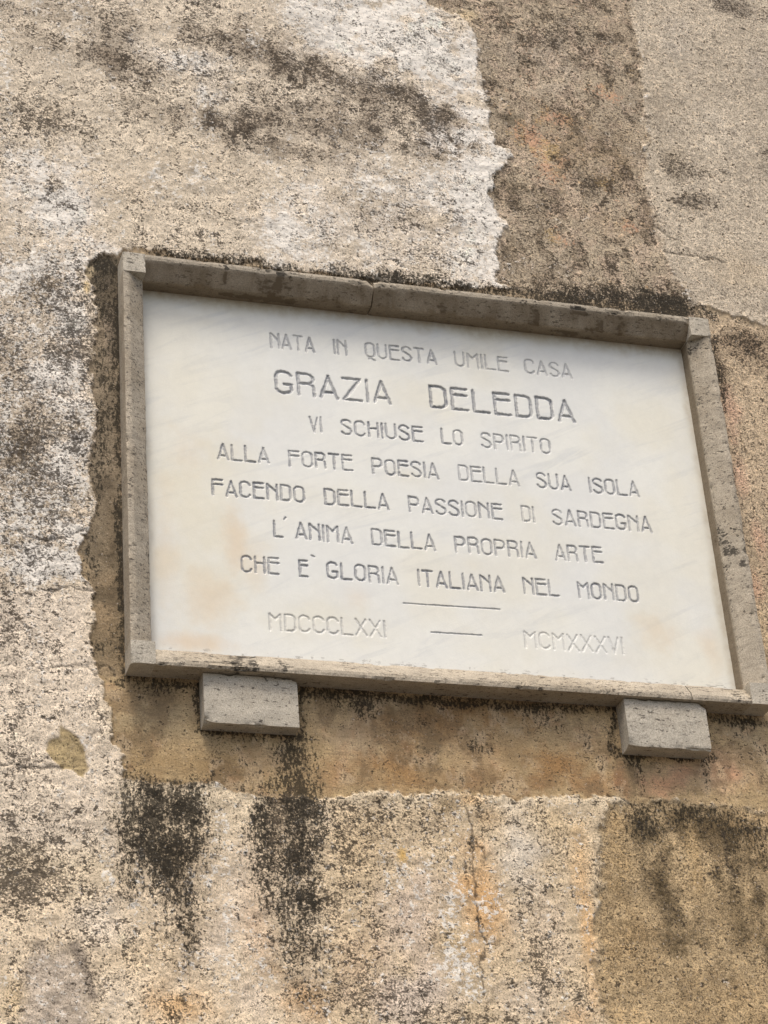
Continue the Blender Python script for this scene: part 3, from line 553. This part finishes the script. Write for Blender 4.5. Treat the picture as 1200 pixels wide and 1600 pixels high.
# strokes in a box: x 0..w, y 0 (baseline)..1 (cap height)
def stad(w):   # O shape
    r = w / 2; k = .24
    return arc(r, 1 - k, r, 180, 0, 10, k) + arc(r, k, r, 0, -180, 10, k) + [(0, 1 - k)]
GL = {
 'A': (.56, [[(0, 0), (.28, 1), (.56, 0)], [(.10, .24), (.46, .24)]]),
 'C': (.54, [arc(.27, .76, .27, 10, 180, 9, .24) + arc(.27, .24, .27, 180, 345, 9, .24)]),
 'D': (.54, [[(0, 0), (0, 1), (.30, 1)] + arc(.30, .78, .24, 90, 0, 6, .22) + arc(.30, .22, .24, 0, -90, 6, .22) + [(0, 0)]]),
 'E': (.54, [[(.54, 1), (0, 1), (0, 0), (.54, 0)], [(0, .70), (.54, .70)]]),
 'F': (.54, [[(.54, 1), (0, 1), (0, 0)], [(0, .70), (.54, .70)]]),
 'G': (.54, [arc(.27, .76, .27, 20, 180, 9, .24) + arc(.27, .24, .27, 180, 340, 9, .24) + [(.54, .42), (.28, .42)]]),
 'H': (.52, [[(0, 0), (0, 1)], [(.52, 0), (.52, 1)], [(0, .60), (.52, .60)]]),
 'I': (.0, [[(0, 0), (0, 1)]]),
 'L': (.54, [[(0, 1), (0, 0), (.54, 0)]]),
 'M': (.60, [[(0, 0), (0, 1), (.30, .68), (.60, 1), (.60, 0)]]),
 'N': (.54, [[(0, 0), (0, 1), (.54, .52)], [(.54, 1), (.54, 0)]]),
 'O': (.54, [stad(.54)]),
 'P': (.54, [[(0, 0), (0, 1), (.34, 1)] + arc(.34, .74, .2, 90, -90, 8, .26) + [(0, .48)]]),
 'Q': (.54, [stad(.54), [(.16, -.12), (.34, -.10), (.52, -.22)]]),
 'R': (.54, [[(0, 0), (0, 1), (.32, 1)] + arc(.32, .77, .20, 90, -90, 8, .23) + [(0, .54)], [(.30, .54)] + arc(.32, .36, .20, 90, 0, 5, .18) + [(.54, 0)]]),
 'S': (.54, [arc(.27, .78, .26, 15, 180, 8, .22) + [(.03, .68), (.27, .54), (.48, .40)] + arc(.27, .22, .27, 25, -165, 9, .22)]),
 'T': (.56, [[(0, 1), (.56, 1)], [(.28, 1), (.28, 0)]]),
 'U': (.52, [[(0, 1), (0, .25)] + arc(.26, .25, .26, 180, 360, 9, .25) + [(.52, 1)]]),
 'V': (.52, [[(0, 1), (.26, 0), (.52, 1)]]),
 'X': (.56, [[(0, 1), (.56, 0)], [(.56, 1), (0, 0)]]),
 'Z': (.60, [[(0, 1), (.60, 1), (0, 0), (.62, 0)]]),
}
WORDS = [  # word, baseline left, baseline right, cap height in m, stroke m, residue
 ('NATA', (421.7, 544.4), (493.6, 552.0), 0, .80), ('IN', (521.3, 554.2), (544.1, 556.8), 0, .85), ('QUESTA', (570.3, 559.0), (684.7, 570.7), 0, .80), ('UMILE', (710.7, 573.3), (796.3, 582.4), 0, .62), ('CASA', (820, 584.6), (895.9, 593.3), 0, .58),
 ('GRAZIA', (429, 615.6), (614, 634), 1, .95), ('DELEDDA', (671.7, 638.2), (901.4, 662.6), 1, 1.0),
 ('VI', (483.2, 676.2), (505, 677.6), 0, .85), ('SCHIUSE', (532.5, 680), (663.5, 692.1), 0, .95), ('LO', (689.9, 694), (725.9, 698), 0, .85), ('SPIRITO', (752, 700.5), (863.2, 711), 0, .72),
 ('ALLA', (339.1, 719.3), (422.7, 726.3), 0, .95), ('FORTE', (450.7, 729.1), (553.3, 737.5), 0, .95), ('POESIA', (581.3, 741.2), (688, 750), 0, .95), ('DELLA', (716.8, 751.9), (813.9, 760.7), 0, .66), ('SUA', (839, 763.2), (894.8, 768.3), 0, .9), ('ISOLA', (921.5, 771), (1001.4, 777.6), 0, .85),
 ('FACENDO', (330.5, 774.9), (478.2, 787), 0, .95), ('DELLA', (506.7, 789.3), (609.9, 798.3), 0, .95), ('PASSIONE', (638.7, 801.2), (787.7, 813.8), 0, .85), ('DI', (815.8, 815.7), (838, 817.7), 0, .65), ('SARDEGNA', (863.5, 820.5), (1021, 833.3), 0, .85),
 ('L', (427, 840), (443.8, 841.3), 0, .95), ('ANIMA', (461.3, 843), (553, 851.3), 0, .95), ('DELLA', (580.5, 852.8), (682.9, 862.2), 0, .95), ('PROPRIA', (711.2, 864.2), (840.5, 874.0), 0, .85), ('ARTE', (868, 876), (944.5, 881.4), 0, .85),
 ('CHE', (376, 895), (438, 900), 0, .95), ('E', (467, 902.3), (483.3, 903.3), 0, 1.0), ('GLORIA', (510.5, 905), (624.5, 915), 0, .95), ('ITALIANA', (653.4, 916.8), (790.9, 927.3), 0, .95), ('NEL', (818.4, 928.8), (876.4, 933.2), 0, .9), ('MONDO', (904, 935.3), (1001, 942.5), 0, .9),
 ('MDCCCLXXI', (420, 986.3), (605, 997.5), 0, .42), ('MCMXXXVI', (820, 1013.3), (977.3, 1023.6), 0, .26),
]
CAPS = (.0445, .0660)
segs = []          # (p, q, half width, residue)
rnd = random.Random(4)
def stroke(pts, hw, ink):
    for p, q in zip(pts[:-1], pts[1:]): segs.append((p, q, hw, ink))
for word, pl, pr, big, ink in WORDS:
    x0, y0 = at(*pl, PM); x1, y1 = at(*pr, PM); cap = CAPS[big]; hw = (.0049, .0035)[0 if big else 1]
    x0 += hw; x1 -= hw
    # letters keep their proportions, gaps take up the slack
    ws = [GL[c][0] * cap for c in word]
    if len(word) == 1: sc, gap = (x1 - x0) / ws[0], 0
    else:
        nat = sum(ws) + .24 * cap * (len(word) - 1); sc = (x1 - x0) / nat; gap = .24 * cap * sc
    xx = x0; yb = lambda x: y0 + (y1 - y0) * (x - x0) / max(x1 - x0, 1e-6)
    for c, wl in zip(word, ws):
        inkc = ink * rnd.uniform(.85, 1.08)
        jy = rnd.uniform(-.0006, .0006)
        for pts in GL[c][1]:
            stroke([(xx + px * cap * sc, yb(xx) + jy - (py * (cap - 2 * hw) + hw)) for px, py in pts], hw, inkc)
        xx += wl * sc + gap
def px(*p): return at(*p, PM)
stroke([px(446.5, 808.5), px(443.8, 812)], .0027, .9); stroke([px(486.5, 868), px(491.5, 870)], .0027, .9)
stroke([px(631, 942.6), px(781.5, 952)], .0024, .8); stroke([px(674, 987.8), px(752.5, 992.6)], .0024, .8)

# ------------------------------------------------------------------ marble slab with V-cut letters
gs = .00115; x0, x1, y0, y1 = PB - .004, PW - PB + .004, PB - .004, PH - PB + .004
gx = np.arange(x0, x1, gs); gy = np.arange(y0, y1, gs); nx, ny = len(gx), len(gy)
D = np.full((ny, nx), 9.0, np.float32); INK = np.zeros((ny, nx), np.float32); HW = np.ones((ny, nx), np.float32)
for p, q, hw, ink in segs:
    mg = hw * 2 + .002
    i0, i1 = np.searchsorted(gx, (min(p[0], q[0]) - mg, max(p[0], q[0]) + mg)); j0, j1 = np.searchsorted(gy, (min(p[1], q[1]) - mg, max(p[1], q[1]) + mg))
    xx, yy = np.meshgrid(gx[i0:i1], gy[j0:j1]); ex, ey = q[0] - p[0], q[1] - p[1]
    t = np.clip(((xx - p[0]) * ex + (yy - p[1]) * ey) / max(ex * ex + ey * ey, 1e-12), 0, 1)
    d = np.hypot(xx - p[0] - t * ex, yy - p[1] - t * ey) / hw
    D_, I_, H_ = D[j0:j1, i0:i1], INK[j0:j1, i0:i1], HW[j0:j1, i0:i1]
    b_ = d < D_; D_[b_] = d[b_]; I_[b_] = ink; H_[b_] = hw
MX, MY = np.meshgrid(gx, gy); mx, my = MX.ravel().astype(np.float32), MY.ravel().astype(np.float32)
jag = (fbm(mx, my, 260, 3, 2, .6) * .20 + fbm(mx, my, 60, 3, 5, .6) * .16).reshape(ny, nx)
groove = np.clip(1 - (D + jag), 0, 1); inside = sm(0.02, .32, 1 - (D + jag * 1.3))
depth = groove * HW * (.36 + .46 * INK)
z = PM - depth + (fbm(mx, my, 3, 3, 3) * .0008).reshape(ny, nx)
V = np.stack([MX.ravel() - ORG.x, -z.ravel() - ORG.y, ZP - MY.ravel() - ORG.z], 1)
idx = np.arange(nx * ny).reshape(ny, nx)
Q = np.stack([idx[:-1, :-1].ravel(), idx[1:, :-1].ravel(), idx[1:, 1:].ravel(), idx[:-1, 1:].ravel()], 1)
rim = np.concatenate([idx[0, :], idx[1:, -1], idx[-1, -2::-1], idx[-2:0:-1, 0]])
BV = V[rim].copy(); BV[:, 1] = .04 - ORG.y; nb = len(rim); r2 = nx * ny + np.arange(nb)
SK = np.stack([rim, np.roll(rim, -1), np.roll(r2, -1), r2], 1)
BKq = np.array([[r2[0], r2[nx - 1], r2[nx + ny - 2], r2[2 * nx + ny - 3]]])
me = mesh_np('marble_slab', np.concatenate([V, BV]), np.concatenate([Q, SK, BKq]))
# tint fields of the slab: cream weathering, peach run-off, grey bloom
X, Y, N = mx, my, len(mx); NB = fbm(X, Y, 14, 5, 3, .6)
cream = np.zeros(N, np.float32); peach = np.zeros(N, np.float32); dirt = np.zeros(N, np.float32)
for u, v, a, b_, k in ((300, 800, 160, 260, .9), (300, 600, 120, 120, .6), (660, 620, 90, 60, .5), (1010, 660, 120, 90, .6), (640, 740, 60, 30, .5), (740, 880, 60, 40, .6), (1020, 980, 80, 120, .6), (500, 960, 160, 60, .6), (470, 770, 200, 40, .3), (1060, 760, 40, 120, .5), (330, 900, 120, 120, .8)):
    cream = np.maximum(cream, k * blob(u, v, a, b_, 0, 1.1, .4))
for u, v, a, b_, k in ((370, 840, 26, 90, .7), (330, 930, 60, 60, .6), (300, 1000, 90, 20, .8), (1030, 985, 50, 40, .5), (560, 930, 40, 30, .35), (260, 850, 30, 160, .4), (1110, 1010, 30, 60, .5), (400, 880, 30, 60, .4), (290, 700, 40, 60, .3)):
    peach = np.maximum(peach, k * blob(u, v, a, b_, 0, 1.1, .5))
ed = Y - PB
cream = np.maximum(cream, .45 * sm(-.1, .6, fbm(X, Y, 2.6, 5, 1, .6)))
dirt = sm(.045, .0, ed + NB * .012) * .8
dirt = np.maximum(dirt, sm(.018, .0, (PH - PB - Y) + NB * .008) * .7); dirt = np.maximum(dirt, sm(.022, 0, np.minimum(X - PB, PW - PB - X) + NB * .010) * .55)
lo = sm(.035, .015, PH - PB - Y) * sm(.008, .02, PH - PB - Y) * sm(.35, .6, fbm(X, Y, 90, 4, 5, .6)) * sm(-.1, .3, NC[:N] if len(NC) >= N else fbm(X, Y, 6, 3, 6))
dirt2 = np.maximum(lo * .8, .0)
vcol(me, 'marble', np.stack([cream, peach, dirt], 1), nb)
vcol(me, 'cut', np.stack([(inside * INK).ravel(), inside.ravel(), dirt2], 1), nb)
me.polygons.foreach_set('use_smooth', np.ones(len(me.polygons), bool))
def marble_material():
    k = NT('white_marble'); a = k.sep(k.attr('marble').outputs['Color']); c = k.sep(k.attr('cut').outputs['Color'])
    n1 = k.noise(4, 6, .55, (1, 2, 3), (1, 1, 1), .8); n3 = k.noise(60, 5, .65); n4 = k.noise(400, 3, .7); n5 = k.noise(260, 4, .7, (2, 9, 9))
    col = k.mix(k.ramp(n1, .35, .65), (.70, .69, .63), (.745, .728, .645))
    # grey veins running up to the right
    mr = k.n('ShaderNodeMapping'); mr.inputs['Rotation'].default_value = (0, math.radians(24), 0); k.put(mr.inputs[0], k.co); mp = k.n('ShaderNodeMapping'); mp.inputs['Scale'].default_value = (2.2, 1, 18); k.put(mp.inputs[0], mr.outputs[0])
    v = k.n('ShaderNodeTexNoise'); k.put(v.inputs['Vector'], mp.outputs[0]); v.inputs['Scale'].default_value = 1.6; v.inputs['Detail'].default_value = 7; v.inputs['Roughness'].default_value = .62; v.inputs['Distortion'].default_value = 1.2
    vein = k.math('MULTIPLY', k.ramp(v.outputs[0], .50, .68), k.ramp(n1, .36, .58)); col = k.mix(k.math('MULTIPLY', vein, .27), col, (.44, .455, .455))
    col = k.mix(k.math('MULTIPLY', a[0], .75), col, (.70, .64, .475)); col = k.mix(k.math('MULTIPLY', a[1], .7), col, (.66, .50, .32))
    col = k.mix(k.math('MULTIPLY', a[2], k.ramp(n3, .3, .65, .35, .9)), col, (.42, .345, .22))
    sp = k.ramp(n5, .72, .77); col = k.mix(k.math('MULTIPLY', sp, .55), col, (.30, .28, .25))
    g = k.math('MULTIPLY_ADD', k.math('SUBTRACT', n3, .5), .14, 1.0); g = k.math('ADD', g, k.math('MULTIPLY', k.math('SUBTRACT', n4, .5), .10)); gc = k.n('ShaderNodeCombineColor')
    for i in range(3): k.put(gc.inputs[i], g)
    col = k.mix(1, col, gc.outputs[0], 'MULTIPLY')
    ink = k.math('MULTIPLY', c[0], k.ramp(k.math('ADD', k.math('MULTIPLY', n5, .6), k.math('MULTIPLY', n3, .4)), .36, .58, 1, .55))
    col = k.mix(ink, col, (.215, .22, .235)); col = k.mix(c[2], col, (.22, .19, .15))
    k.bump(k.math('ADD', n4, k.math('MULTIPLY', n3, 1.0)), .12, .002)
    return k.done(col, .55, .35)
link('marble_slab', me, marble_material(), plaque)
